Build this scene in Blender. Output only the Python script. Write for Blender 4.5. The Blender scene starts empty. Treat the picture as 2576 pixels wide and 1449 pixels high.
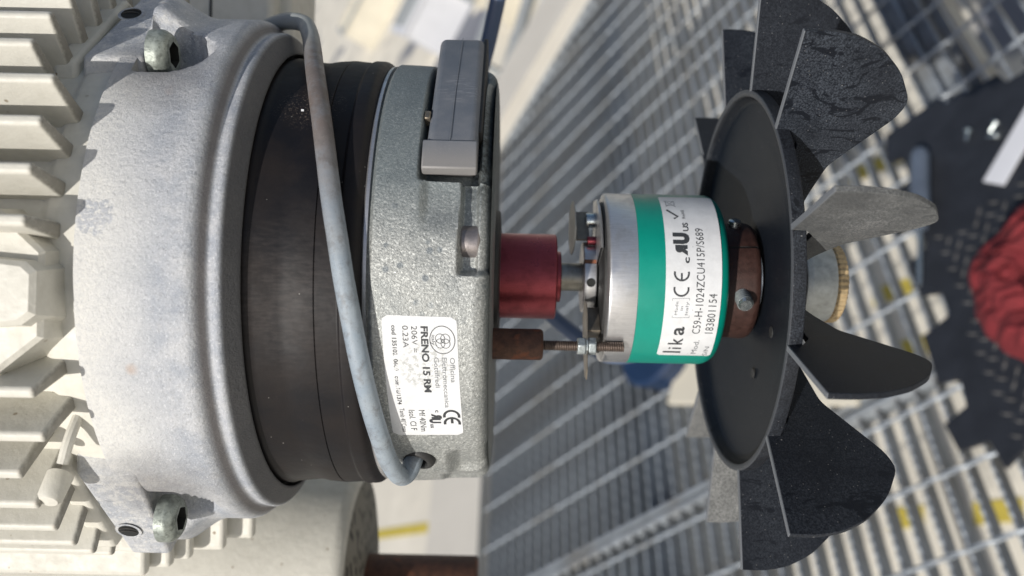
import bpy, bmesh, math, random
import numpy as np
from mathutils import Matrix, Vector, Euler

random.seed(4); rng = np.random.default_rng(4)
R = math.radians
SC = bpy.context.scene
COL = SC.collection

# ------------------------------------------------------------------ frames
# World: Z up, X across the bearing bars of the grating, Y along them. The motor hangs at a slant in it.
def nv(v): v = np.array(v, float); return v/np.linalg.norm(v)
_b = nv([62, 2424, -2130]); _r = nv([-2073, -1969, -2130])
BY = _b; BX = nv(-_r - np.dot(-_r, BY)*BY); BZ = np.cross(BX, BY)
CAMW = Matrix(((BX[0], BX[1], BX[2], 0), (BY[0], BY[1], BY[2], 0), (BZ[0], BZ[1], BZ[2], 1.0), (0, 0, 0, 1)))
DIST, TY, ROLL = 298.0, 4.3, R(-1.25)
# motor frame (millimetres): X along the shaft, Z towards the photographer
MW = CAMW @ Matrix.Translation((0, TY*0.001, -DIST*0.001)) @ Matrix.Rotation(ROLL, 4, 'Z')

# ------------------------------------------------------------------ camera
cam_d = bpy.data.cameras.new('camera'); cam = bpy.data.objects.new('camera', cam_d); COL.objects.link(cam)
cam.matrix_world = CAMW
cam_d.sensor_width = 36.0; cam_d.lens = 2130/2576*36.0
cam_d.clip_start = 0.01; cam_d.clip_end = 400
cam_d.dof.use_dof = True; cam_d.dof.focus_distance = 0.246; cam_d.dof.aperture_fstop = 29.77/2.9
SC.camera = cam

# ------------------------------------------------------------------ light
sunM = Vector((-0.50, -0.33, 0.80)).normalized()
sunW = (MW.to_3x3() @ sunM).normalized()
elev = math.asin(sunW.z); azi = math.atan2(sunW.x, sunW.y)
sd = bpy.data.lights.new('sun', 'SUN'); sd.energy = 5.0; sd.angle = R(0.55); sd.color = (1.0, 0.955, 0.89)
so = bpy.data.objects.new('sun', sd); COL.objects.link(so)
so.rotation_euler = sunW.to_track_quat('Z', 'Y').to_euler(); so.location = (0, 0, 4)
W = bpy.data.worlds.new('World'); SC.world = W; W.use_nodes = True
nt = W.node_tree; nt.nodes.clear()
sky = nt.nodes.new('ShaderNodeTexSky'); sky.sky_type = 'NISHITA'; sky.sun_disc = False
sky.sun_elevation = elev; sky.sun_rotation = azi; sky.air_density = 1.0; sky.dust_density = 2.0; sky.ozone_density = 1.2
bg = nt.nodes.new('ShaderNodeBackground'); bg.inputs[1].default_value = 0.095
wo = nt.nodes.new('ShaderNodeOutputWorld')
nt.links.new(sky.outputs[0], bg.inputs[0]); nt.links.new(bg.outputs[0], wo.inputs[0])
SC.view_settings.view_transform = 'Standard'; SC.view_settings.look = 'None'
SC.view_settings.exposure = -0.24; SC.view_settings.gamma = 1.0

# ------------------------------------------------------------------ materials
class NB:
    def __init__(s, name):
        s.m = bpy.data.materials.new(name); s.m.use_nodes = True
        s.t = s.m.node_tree; s.b = s.t.nodes['Principled BSDF']
        s.tc = s.t.nodes.new('ShaderNodeTexCoord'); s.co = s.tc.outputs['Object']; s.bump = None
    def n(s, t): return s.t.nodes.new(t)
    def l(s, a, b): s.t.links.new(a, b)
    def set(s, **k):
        for key, v in k.items():
            i = s.b.inputs[key.replace('_', ' ')]
            if hasattr(v, 'is_linked'): s.l(v, i)
            else: i.default_value = (*v, 1) if isinstance(v, tuple) and len(v) == 3 else v
    def mapped(s, scale=(1, 1, 1), rnd=False):
        m = s.n('ShaderNodeMapping'); s.l(s.co, m.inputs[0]); m.inputs['Scale'].default_value = scale
        if rnd:
            oi = s.n('ShaderNodeObjectInfo'); mu = s.n('ShaderNodeMath'); mu.operation = 'MULTIPLY'; mu.inputs[1].default_value = 9.0
            s.l(oi.outputs['Random'], mu.inputs[0]); s.l(mu.outputs[0], m.inputs['Location'])
        return m.outputs[0]
    def noise(s, sc, det=3, rough=0.55, vec=None, dist=0.0):
        n = s.n('ShaderNodeTexNoise'); n.inputs['Scale'].default_value = sc; n.inputs['Detail'].default_value = det
        n.inputs['Roughness'].default_value = rough; n.inputs['Distortion'].default_value = dist
        s.l(vec or s.co, n.inputs['Vector']); return n.outputs['Fac']
    def voro(s, sc, vec=None, feat='F1'):
        n = s.n('ShaderNodeTexVoronoi'); n.feature = feat; n.inputs['Scale'].default_value = sc
        s.l(vec or s.co, n.inputs['Vector']); return n.outputs['Distance']
    def ramp(s, f, *stops):
        r = s.n('ShaderNodeValToRGB'); cr = r.color_ramp
        while len(cr.elements) < len(stops): cr.elements.new(0.5)
        for e, (p, c) in zip(cr.elements, stops):
            e.position = p; e.color = (c, c, c, 1) if isinstance(c, (int, float)) else (*c, 1)
        s.l(f, r.inputs[0]); return r.outputs[0]
    def mix(s, f, a, b, mode='MIX'):
        x = s.n('ShaderNodeMix'); x.data_type = 'RGBA'; x.blend_type = mode
        for v, i in ((f, x.inputs[0]), (a, x.inputs[6]), (b, x.inputs[7])):
            if hasattr(v, 'is_linked'): s.l(v, i)
            else: i.default_value = v if isinstance(v, (int, float)) and i is x.inputs[0] else ((v, v, v, 1) if isinstance(v, (int, float)) else (*v, 1))
        return x.outputs[2]
    def math(s, op, a, b=0.0):
        x = s.n('ShaderNodeMath'); x.operation = op
        for v, i in ((a, x.inputs[0]), (b, x.inputs[1])):
            if hasattr(v, 'is_linked'): s.l(v, i)
            else: i.default_value = v
        return x.outputs[0]
    def axis(s, a):
        x = s.n('ShaderNodeSeparateXYZ'); s.l(s.co, x.inputs[0]); return x.outputs[a]
    def rng(s, f, a, b, c=0.0, d=1.0):
        x = s.n('ShaderNodeMapRange'); s.l(f, x.inputs[0])
        for i, v in zip((1, 2, 3, 4), (a, b, c, d)): x.inputs[i].default_value = v
        return x.outputs[0]
    def spot(s, c, r, soft=0.3, nz=0.0, nsc=200):
        """mask, 1 inside a ball at c (mm) of radius r (mm), its edge roughened by noise"""
        v = s.n('ShaderNodeVectorMath'); v.operation = 'DISTANCE'; s.l(s.co, v.inputs[0]); v.inputs[1].default_value = tuple(q*0.001 for q in c)
        d = v.outputs['Value']
        if nz: d = s.math('ADD', d, s.math('MULTIPLY', s.math('SUBTRACT', s.noise(nsc, 4), 0.5), nz*0.001))
        return s.rng(d, r*0.001, r*(1-soft)*0.001)
    def bmp(s, h, strength, dist=0.0004):
        n = s.n('ShaderNodeBump'); n.inputs['Strength'].default_value = strength; n.inputs['Distance'].default_value = dist
        s.l(h, n.inputs['Height'])
        if s.bump: s.l(s.bump, n.inputs['Normal'])
        s.bump = n.outputs[0]; s.l(s.bump, s.b.inputs['Normal'])
K = 1000.0   # object coordinates are metres: K*x gives x cycles per mm

def mat_cream(name='cream_paint', base=(0.62, 0.605, 0.545), dirt=0.6, dark_ends=False):
    n = NB(name)
    big = n.noise(0.018*K, 4); small = n.noise(0.25*K, 4)
    c = n.mix(n.ramp(big, (0.35, 0.0), (0.7, 1.0)), tuple(q*0.90 for q in base), tuple(min(q*1.06, .8) for q in base))
    c = n.mix(n.math('MULTIPLY', n.ramp(small, (0.45, 0.0), (0.75, 1.0)), 0.40*dirt), c, (0.36, 0.345, 0.29))
    v = n.voro(0.16*K); c = n.mix(n.math('MULTIPLY', n.ramp(v, (0.0, 1.0), (0.075, 1.0), (0.11, 0.0)), n.ramp(n.noise(0.05*K), (0.50, 0.0), (0.58, 0.9))), c, (0.20, 0.15, 0.09))
    v2 = n.voro(0.035*K); c = n.mix(n.math('MULTIPLY', n.ramp(v2, (0.0, 1.0), (0.03, 0.7), (0.09, 0.0)), 0.8*dirt), c, (0.38, 0.17, 0.04))
    if dark_ends:
        e = n.rng(n.math('ADD', n.axis(0), n.math('MULTIPLY', n.math('SUBTRACT', n.noise(0.8*K, 4), 0.5), 0.0012)), -0.1170, -0.1163)  # dark fin ends: grime plus the shade of the right-facing ends, painted in
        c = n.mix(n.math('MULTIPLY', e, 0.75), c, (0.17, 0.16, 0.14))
    n.set(Base_Color=c, Roughness=n.ramp(small, (0.3, 0.42), (0.7, 0.62)), Specular_IOR_Level=0.4)
    n.bmp(n.noise(0.30*K, 3), 0.28, 0.0008); n.bmp(n.noise(1.1*K, 4, .7), 0.25, 0.0003); return n.m

def mat_cast(name='cast_aluminium'):
    """rough cast aluminium whose left third kept a drift of the motor's cream paint"""
    n = NB(name)
    grain = n.noise(0.95*K, 6, 0.85); mid = n.noise(0.10*K, 5, 0.7); fine = n.noise(1.5*K, 4, 0.8)
    c = n.mix(n.ramp(mid, (0.36, 0.0), (0.64, 1.0)), (0.34, 0.365, 0.41), (0.50, 0.51, 0.53))
    c = n.mix(n.math('MULTIPLY', n.ramp(grain, (0.34, 1.0), (0.48, 0.0)), 0.55), c, (0.15, 0.155, 0.165))
    c = n.mix(n.math('MULTIPLY', n.ramp(fine, (0.56, 0.0), (0.65, 1.0)), 0.6), c, (0.76, 0.77, 0.79))
    x = n.math('ADD', n.axis(0), n.math('MULTIPLY', n.math('SUBTRACT', n.noise(0.05*K, 5, 0.65), 0.5), 0.030))
    paint = n.rng(x, -0.090, -0.108)
    # bare patches on the lugs
    ya = n.math('ABSOLUTE', n.axis(1))
    bare = n.math('MULTIPLY', n.rng(ya, 0.050, 0.064), n.ramp(n.noise(0.22*K, 5, 0.7), (0.40, 0.25), (0.52, 1.0)))
    paint = n.math('MULTIPLY', paint, n.math('SUBTRACT', 1.0, bare))
    chip = n.spot((-106, 11.5, 83), 5.0, 0.15, 5.0, 500)
    paint = n.math('MULTIPLY', paint, n.math('SUBTRACT', 1.0, n.math('MULTIPLY', chip, n.ramp(n.noise(0.9*K, 4), (0.40, 0.0), (0.5, 1.0)))))
    pc = n.mix(n.math('MULTIPLY', n.ramp(n.noise(0.7*K, 4, .7), (0.5, 0.0), (0.7, 1.0)), 0.30), (0.63, 0.625, 0.60), (0.45, 0.46, 0.47))
    c = n.mix(n.math('MULTIPLY', paint, n.ramp(grain, (0.40, 0.62), (0.55, 1.0))), c, pc)
    # groove shade painted in as brown; darker brown round the screws
    g = n.math('MULTIPLY', n.rng(n.axis(0), -0.0815, -0.0800), n.rng(n.axis(0), -0.0784, -0.0792))
    c = n.mix(n.math('MULTIPLY', g, 0.8), c, (0.13, 0.115, 0.11))
    for p in ((-100, -64, 56), (-98, 52, 62)):
        c = n.mix(n.math('MULTIPLY', n.spot(p, 20, 0.8, 12, 150), 0.55), c, (0.15, 0.135, 0.125))
    lip = n.rng(n.axis(0), -0.0757, -0.0748); c = n.mix(n.math('MULTIPLY', lip, 0.88), c, (0.075, 0.073, 0.074))  # shade of the right-facing ring face put into its colour
    v2 = n.voro(0.03*K); c = n.mix(n.math('MULTIPLY', n.ramp(v2, (0.0, 1.0), (0.035, 0.8), (0.07, 0.0)), n.math('MULTIPLY', paint, 0.85)), c, (0.42, 0.19, 0.04))
    n.set(Base_Color=c, Roughness=n.ramp(grain, (0.3, 0.50), (0.7, 0.72)), Metallic=n.rng(paint, 0.0, 1.0, 0.25, 0.0), Specular_IOR_Level=0.5)
    n.bmp(n.noise(0.9*K, 5, 0.75), 0.75, 0.0007); n.bmp(n.noise(0.2*K, 3), 0.35, 0.0007); return n.m

def mat_zinc(name='zinc_cast'):
    """the brake housing: sparkling grey zinc cast, blotched, darker and smoother towards the top"""
    n = NB(name)
    grain = n.noise(0.95*K, 5, 0.8); fine = n.noise(1.35*K, 4, 0.8)
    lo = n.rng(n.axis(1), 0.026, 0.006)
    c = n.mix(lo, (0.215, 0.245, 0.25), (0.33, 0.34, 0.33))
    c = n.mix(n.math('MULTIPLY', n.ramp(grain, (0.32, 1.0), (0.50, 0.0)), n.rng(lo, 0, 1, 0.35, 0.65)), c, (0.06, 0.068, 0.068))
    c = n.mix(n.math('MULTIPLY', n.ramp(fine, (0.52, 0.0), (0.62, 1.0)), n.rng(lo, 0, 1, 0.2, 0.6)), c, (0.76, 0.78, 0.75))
    bl = n.math('MULTIPLY', n.ramp(n.voro(0.28*K), (0.0, 1.0), (0.20, 1.0), (0.33, 0.0)), n.ramp(n.noise(0.12*K, 3), (0.50, 0.0), (0.60, 1.0)))
    bl = n.math('MULTIPLY', bl, n.spot((-22, 4, 70), 24, 0.5))
    c = n.mix(n.math('MULTIPLY', bl, 0.62), c, (0.10, 0.125, 0.15))
    c = n.mix(n.math('MULTIPLY', n.ramp(n.noise(0.09*K, 4), (0.50, 0.0), (0.68, 1.0)), 0.30), c, (0.10, 0.12, 0.135))
    # mottled black in the connector bay and along its right side
    gr = n.math('MULTIPLY', n.spot((-8.5, 40, 56), 30, 0.5, 8, 200), n.ramp(n.noise(0.8*K, 4, .7), (0.38, 0.9), (0.62, 0.1)))
    c = n.mix(n.math('MULTIPLY', gr, n.rng(n.axis(0), -0.0135, -0.0115)), c, (0.035, 0.037, 0.036))
    rim = n.rng(n.axis(0), -0.0085, -0.0065); c = n.mix(n.math('MULTIPLY', rim, 0.6), c, (0.085, 0.095, 0.095))
    n.set(Base_Color=c, Roughness=n.ramp(grain, (0.3, 0.42), (0.7, 0.62)), Metallic=0.45)
    n.bmp(n.noise(1.4*K, 3, 0.65), 0.60, 0.00045); n.bmp(n.noise(0.15*K, 2), 0.2, 0.0006); return n.m

def mat_rubber():
    n = NB('brown_black_rubber')
    dust = n.noise(3.0*K, 4, 0.8); mid = n.noise(0.06*K, 4, 0.6)
    st = n.noise(1.0*K, 3, 0.6, n.mapped((0.25, 1, 1)))
    c = n.mix(n.ramp(mid, (0.35, 0.0), (0.65, 1.0)), (0.007, 0.0068, 0.0085), (0.0135, 0.0108, 0.0105))
    sm = n.math('MULTIPLY', n.spot((-60, -8, 70), 26, 0.8, 18, 90), n.ramp(st, (0.40, 0.1), (0.65, 0.75)))
    c = n.mix(n.math('MULTIPLY', sm, 0.32), c, (0.085, 0.072, 0.068))
    ds = n.math('MULTIPLY', n.ramp(n.noise(1.9*K, 3, .8), (0.57, 0.0), (0.64, 1.0)), n.spot((-59, 46, 52), 11, 0.7, 9, 240))
    c = n.mix(ds, c, (0.20, 0.16, 0.13))
    sp = n.math('MULTIPLY', n.ramp(dust, (0.68, 0.0), (0.74, 1.0)), 0.5); c = n.mix(sp, c, (0.18, 0.165, 0.15))
    v = n.voro(0.22*K); c = n.mix(n.ramp(v, (0.0, 0.8), (0.035, 0.7), (0.05, 0.0)), c, (0.25, 0.24, 0.22))
    n.set(Base_Color=c, Roughness=n.ramp(mid, (0.3, 0.48), (0.7, 0.62)), Specular_IOR_Level=0.24)
    n.bmp(st, 0.03, 0.0003); n.bmp(n.noise(0.1*K, 3), 0.25, 0.0012); return n.m

def mat_black(name='black_plastic', dusty=0.6, rnd=True, base=(0.006, 0.0078, 0.012), dust=(0.10, 0.116, 0.142), streak=0.59, spec=0.19, dots=1.0):
    n = NB(name); v = n.mapped((1, 1, 1), rnd)
    d = n.noise(1.9*K, 4, 0.85, v); mid = n.noise(0.05*K, 4, 0.6, v); fine = n.noise(4.0*K, 2, 0.7, v)
    mask = n.ramp(mid, (0.32, 0.25), (0.65, 1.0))
    sm = n.ramp(n.noise(0.085*K, 4, 0.6, n.mapped((1, 1, 2.2), rnd), 1.5), (streak, 1.0), (streak+0.03, 0.03))
    f = n.math('MULTIPLY', n.math('MULTIPLY', n.ramp(d, (0.44, 0.06), (0.60, 1.0)), mask), dusty)
    f = n.math('MULTIPLY', f, sm)
    c = n.mix(f, base, dust)
    sp = n.math('ADD', n.ramp(n.voro(0.55*K, v), (0.0, 1.0), (0.06, 0.7), (0.11, 0.0)), n.ramp(n.voro(0.15*K, v), (0.0, 1.0), (0.030, 0.9), (0.045, 0.0)))
    c = n.mix(n.math('MULTIPLY', sp, 0.42*dots), c, (0.33, 0.33, 0.33))
    c = n.mix(n.rng(n.axis(0), 0.0774, 0.0771), c, (0.15, 0.16, 0.175) if rnd else (0.055, 0.06, 0.068))
    n.set(Base_Color=c, Roughness=n.math('ADD', 0.46, n.math('MULTIPLY', f, 0.35)), Specular_IOR_Level=spec)
    n.bmp(d, 0.30, 0.0003); n.bmp(fine, 0.12, 0.0001); return n.m

def mat_simple(name, col, rough=0.5, metal=0.0, var=0.15, sc=0.3, bump=0.1, bsc=1.0, spec=0.5, dirt=None, dcol=(0.05, 0.04, 0.03)):
    n = NB(name); a = n.noise(sc*K, 4, 0.6)
    c = n.mix(n.ramp(a, (0.3, 0.0), (0.7, 1.0)), tuple(q*(1-var) for q in col), tuple(min(1, q*(1+var)) for q in col))
    if dirt: c = n.mix(n.math('MULTIPLY', n.ramp(n.noise(sc*K*1.7, 5, 0.7), (0.48, 0.0), (0.68, 1.0)), dirt), c, dcol)
    n.set(Base_Color=c, Roughness=n.ramp(a, (0.3, max(rough-0.08, .05)), (0.7, min(rough+0.08, 1))), Metallic=metal, Specular_IOR_Level=spec)
    if bump: n.bmp(n.noise(bsc*K, 3, 0.6), bump, 0.0003)
    return n.m

def mat_rust(name='rusted_steel', k=1.0):
    n = NB(name); a = n.noise(0.35*K*k, 5, 0.7); b = n.noise(1.6*K*k, 4, 0.7); s = n.noise(0.12*K*k, 4)
    c = n.mix(n.ramp(a, (0.3, 0.0), (0.7, 1.0)), (0.045, 0.020, 0.014), (0.125, 0.055, 0.032))
    c = n.mix(n.math('MULTIPLY', n.ramp(s, (0.58, 0.0), (0.70, 1.0)), 0.7), c, (0.30, 0.085, 0.03))
    c = n.mix(n.math('MULTIPLY', n.ramp(b, (0.60, 0.0), (0.72, 1.0)), 0.5), c, (0.20, 0.14, 0.11))
    n.set(Base_Color=c, Roughness=0.62, Metallic=0.15); n.bmp(b, 0.5, 0.0003); return n.m

def mat_brushed(name, col, rough=0.34, axis=0, metal=0.9, dirt=0.35, rings=0.0):
    n = NB(name)
    s = [0.15, 0.15, 0.15]; s[axis] = 3.0
    st = n.noise(1.0*K, 4, 0.7, n.mapped(tuple(s)))
    a = n.noise(0.16*K, 4, 0.65)
    c = n.mix(n.ramp(st, (0.3, 0.0), (0.7, 1.0)), tuple(q*0.86 for q in col), tuple(min(1, q*1.08) for q in col))
    c = n.mix(n.math('MULTIPLY', n.ramp(a, (0.50, 0.0), (0.72, 1.0)), dirt), c, tuple(q*0.35 for q in col))
    n.set(Base_Color=c, Metallic=metal, Roughness=n.ramp(a, (0.3, rough-.06), (0.7, rough+.12)))
    n.bmp(st, 0.12, 0.0002)
    if rings:
        w = n.n('ShaderNodeTexWave'); w.bands_direction = 'X'; w.inputs['Scale'].default_value = 0.6*K; n.l(n.co, w.inputs['Vector'])
        n.bmp(w.outputs['Fac'], rings, 0.0002)
    return n.m

M = {}
M['cream'] = mat_cream(); M['finpaint'] = mat_cream('cream_fin_paint', dark_ends=True); M['cast'] = mat_cast(); M['zinc'] = mat_zinc(); M['rubber'] = mat_rubber()
M['dusty'] = mat_black('dust_covered_fan_plastic', 0.9, True, (0.065, 0.068, 0.07), (0.31, 0.315, 0.31), streak=0.64); M['streaked'] = mat_black('dusty_streaked_fan_plastic', 0.62, streak=0.535); M['black'] = mat_black('black_fan_plastic', 0.26); M['disc'] = mat_black('black_disc_plastic', 0.07, False, (0.006, 0.0085, 0.0135), spec=0.13)
M['rim'] = mat_black('black_rim_plastic', 0.40, False, (0.010, 0.011, 0.014))
M['rust'] = mat_rust()
M['brown'] = mat_simple('brown_collar_paint', (0.04, 0.017, 0.013), 0.55, 0.1, 0.3, 0.5, 0.25, 2.0, dirt=0.5, dcol=(0.03, 0.016, 0.012))
M['thread'] = mat_simple('dark_threaded_steel', (0.10, 0.075, 0.062), 0.5, 0.6, 0.3, 0.8, 0.2, 2.0)
M['nut'] = mat_simple('galvanised_nut', (0.36, 0.40, 0.41), 0.42, 0.6, 0.25, 1.2, 0.3, 2.0, dirt=0.5, dcol=(.10, .11, .11))
M['alu'] = mat_brushed('turned_aluminium', (0.60, 0.60, 0.61), 0.34, 1, 0.85, 0.4)
M['chrome'] = mat_simple('bright_screw_metal', (0.55, 0.60, 0.60), 0.25, 0.9, 0.15, 0.6, 0.05)
M['shaft'] = mat_brushed('ground_shaft_steel', (0.34, 0.33, 0.29), 0.38, 0, 0.8, 0.5)
M['red'] = mat_brushed('red_anodised', (0.30, 0.055, 0.068), 0.30, 1, 0.7, 0.55, 0.22)
M['spring'] = mat_simple('spring_sheet_steel', (0.22, 0.19, 0.15), 0.4, 0.7, 0.25, 0.2, 0.1, dirt=0.4, dcol=(.12, .09, .06))
M['thin'] = mat_simple('thin_grey_sheet', (0.30, 0.30, 0.285), 0.4, 0.6, 0.2, 0.2, 0.05)
M['green'] = mat_simple('green_enamel', (0.0, 0.235, 0.175), 0.38, 0.0, 0.04, 0.1, 0.02, spec=0.5, dirt=0.12, dcol=(0.0, 0.10, 0.09))
M['ink'] = mat_simple('black_ink', (0.035, 0.038, 0.042), 0.6, 0, 0.1, 1.0, 0)
M['greyink'] = mat_simple('grey_ink', (0.16, 0.17, 0.18), 0.6, 0, 0.1, 1.0, 0)
M['gasket'] = mat_simple('black_gasket', (0.02, 0.02, 0.02), 0.6, 0, 0.2, 0.8, 0.3)
M['screw'] = mat_simple('zinc_greenish_screw', (0.30, 0.33, 0.30), 0.50, 0.45, 0.3, 0.3, 0.45, 1.0, dirt=0.75, dcol=(.08, .09, .08))
M['socket'] = mat_simple('dark_socket', (0.012, 0.013, 0.012), 0.8, 0.0, 0.2, 0.5, 0.1)
M['galv'] = mat_simple('galvanised_collar', (0.42, 0.44, 0.43), 0.5, 0.5, 0.2, 0.25, 0.2, dirt=0.3, dcol=(.2, .2, .19))
M['brass'] = mat_simple('yellowed_knurl', (0.45, 0.34, 0.19), 0.5, 0.3, 0.25, 0.4, 0.3, dirt=0.5, dcol=(.12, .07, .04))
M['hole'] = mat_simple('dark_thread_hole', (0.06, 0.055, 0.05), 0.5, 0.4, 0.3, 0.8, 0.2)
M['navy'] = mat_simple('navy_plastic', (0.012, 0.030, 0.075), 0.4, 0, 0.1, 0.02, 0)
M['navycable'] = mat_simple('navy_cable_sheath', (0.075, 0.11, 0.19), 0.4, 0, 0.1, 0.05, 0)

def mat_conn():
    n = NB('blue_grey_plastic')
    a = n.noise(0.12*K, 4); d = n.noise(2.2*K, 4, 0.8)
    c = n.mix(n.ramp(a, (0.35, 0.0), (0.65, 1.0)), (0.105, 0.120, 0.145), (0.145, 0.155, 0.175))
    c = n.mix(n.rng(n.axis(1), 0.038, 0.030), c, (0.205, 0.20, 0.198))
    c = n.mix(n.math('MULTIPLY', n.ramp(d, (0.58, 0.0), (0.70, 1.0)), 0.35), c, (0.30, 0.30, 0.31))
    sc = n.noise(0.9*K, 4, 0.6, n.mapped((0.3, 1.6, 1.6)))
    c = n.mix(n.math('MULTIPLY', n.math('MULTIPLY', n.ramp(sc, (0.52, 0.0), (0.66, 1.0)), n.spot((-16, 56, 46), 9, .6)), 0.5), c, (0.34, 0.34, 0.36))
    n.set(Base_Color=c, Roughness=0.5); n.bmp(n.noise(1.4*K, 3), 0.15, 0.0002); return n.m
M['conn'] = mat_conn()

def mat_cable():
    n = NB('grey_cable_sheath')
    y = n.axis(1); d = n.noise(2.4*K, 4, 0.8); a = n.noise(0.10*K, 4, 0.65)
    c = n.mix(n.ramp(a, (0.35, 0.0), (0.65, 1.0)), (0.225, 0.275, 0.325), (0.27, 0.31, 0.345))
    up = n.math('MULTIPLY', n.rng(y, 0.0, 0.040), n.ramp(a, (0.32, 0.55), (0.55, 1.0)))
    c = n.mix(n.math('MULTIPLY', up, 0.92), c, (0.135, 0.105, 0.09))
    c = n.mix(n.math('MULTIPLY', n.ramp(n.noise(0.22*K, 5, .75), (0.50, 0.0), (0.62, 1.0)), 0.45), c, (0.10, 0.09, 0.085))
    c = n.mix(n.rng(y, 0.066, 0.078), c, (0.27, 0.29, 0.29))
    c = n.mix(n.math('MULTIPLY', n.ramp(d, (0.32, 1.0), (0.42, 0.0)), 0.6), c, (0.09, 0.08, 0.075))
    c = n.mix(n.math('MULTIPLY', n.ramp(d, (0.64, 0.0), (0.70, 1.0)), 0.5), c, (0.46, 0.50, 0.53))
    c = n.mix(n.math('MULTIPLY', n.spot((-34.5, -44, 68), 3.2, .6, 3, 500), 0.7), c, (0.06, 0.05, 0.045))
    n.set(Base_Color=c, Roughness=n.ramp(a, (0.3, 0.42), (0.7, 0.68))); n.bmp(d, 0.2, 0.0002); n.bmp(n.noise(0.12*K, 3), 0.35, 0.0015); return n.m
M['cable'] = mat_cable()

def mat_label(name, worn=False):
    n = NB(name); a = n.noise(0.3*K, 4)
    c = n.mix(n.ramp(a, (0.3, 0.0), (0.7, 1.0)), (0.60, 0.61, 0.62), (0.68, 0.69, 0.70))
    if worn:
        w = n.math('MULTIPLY', n.spot((-23, -27, 66), 8.5, 0.35, 6, 260), n.ramp(n.noise(0.9*K, 5, .75), (0.50, 0.0), (0.56, 1.0)))
        c = n.mix(n.math('MULTIPLY', w, 0.75), c, (0.36, 0.37, 0.355))
        n.bmp(n.noise(0.25*K, 4), 0.35, 0.0006)
        c = n.mix(n.math('MULTIPLY', n.ramp(n.voro(0.5*K), (0.0, 1.0), (0.06, 1.0), (0.09, 0.0)), 0.35), c, (0.3, 0.29, 0.27))
    else:
        c = n.mix(n.math('MULTIPLY', n.ramp(n.noise(0.25*K, 5, .7), (0.55, 0.0), (0.75, 1.0)), 0.25), c, (0.42, 0.42, 0.41))
    n.set(Base_Color=c, Roughness=0.34, Specular_IOR_Level=0.5); return n.m
M['label'] = mat_label('encoder_label_film'); M['sticker'] = mat_label('worn_white_sticker', True)

def mat_wornink():
    """ink rubbed away in flakes: where it is gone the sticker's own white shows"""
    n = NB('worn_ink'); f = n.ramp(n.noise(1.1*K, 4, .7), (0.44, 1.0), (0.50, 0.0))
    z = n.spot((-25, -29, 66), 11, 0.35, 6, 260)
    f = n.math('SUBTRACT', 1.0, n.math('MULTIPLY', z, f))
    n.set(Base_Color=n.mix(f, (0.62, 0.63, 0.64), (0.04, 0.042, 0.045)), Roughness=0.5); return n.m
M['wornink'] = mat_wornink()

def mat_perf():
    """cowl end with perforations too blurred to pick apart"""
    n = NB('perforated_cream_cowl')
    v = n.voro(0.34*K, n.mapped((1, 0.45, 1)))
    c = n.mix(n.ramp(v, (0.30, 1.0), (0.44, 0.0)), (0.20, 0.19, 0.16), (0.02, 0.02, 0.018))
    n.set(Base_Color=c, Roughness=0.6); return n.m
M['perf'] = mat_perf()

def m_bg(name, col, rough=0.6, metal=0.0, var=0.12, sc=6.0, bump=0.0, col2=None, thr=(0.45, 0.6)):
    n = NB(name); a = n.noise(sc, 5, 0.65)
    c = n.mix(n.ramp(a, (0.3, 0.0), (0.7, 1.0)), tuple(q*(1-var) for q in col), tuple(min(1, q*(1+var)) for q in col))
    if col2: c = n.mix(n.ramp(n.noise(sc*0.35, 3), (thr[0], 0.0), (thr[1], 1.0)), c, col2)
    n.set(Base_Color=c, Roughness=rough, Metallic=metal)
    if bump: n.bmp(n.noise(sc*8, 4), bump, 0.002)
    return n.m
M['steel'] = m_bg('galvanised_grating_steel', (0.31, 0.34, 0.37), 0.55, 0.3, 0.25, 20, col2=(0.22, 0.215, 0.20), thr=(0.50, 0.66))
M['kerb'] = m_bg('cream_kerb_paint', (0.56, 0.53, 0.47), 0.6, 0, 0.08, 3)
M['lower'] = m_bg('pale_lower_floor', (0.66, 0.62, 0.53), 0.8, 0, 0.15, 2.2, col2=(0.16, 0.17, 0.20), thr=(0.56, 0.60))  # slate patches: shaded parts of the lower floor painted into its colour
M['yellow'] = m_bg('yellow_line_paint', (0.50, 0.40, 0.07), 0.6, 0, 0.15, 5)
M['mat'] = m_bg('black_rubber_mat', (0.016, 0.018, 0.023), 0.55, 0, 0.3, 30, 0.2)
M['tread'] = m_bg('mat_tread', (0.085, 0.083, 0.08), 0.42, 0, 0.2, 30)
M['cloth'] = m_bg('red_cloth', (0.15, 0.014, 0.018), 0.9, 0, 0.3, 40, 0.3)
M['white'] = m_bg('white_plastic', (0.62, 0.63, 0.66), 0.5, 0, 0.05, 8)
M['beige'] = m_bg('beige_unit_paint', (0.60, 0.56, 0.46), 0.6, 0, 0.1, 3)
M['greyunit'] = m_bg('grey_unit_paint', (0.30, 0.32, 0.33), 0.6, 0, 0.1, 3)
M['handle'] = m_bg('smoky_blue_handle', (0.085, 0.105, 0.14), 0.15, 0, 0.2, 20)

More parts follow.
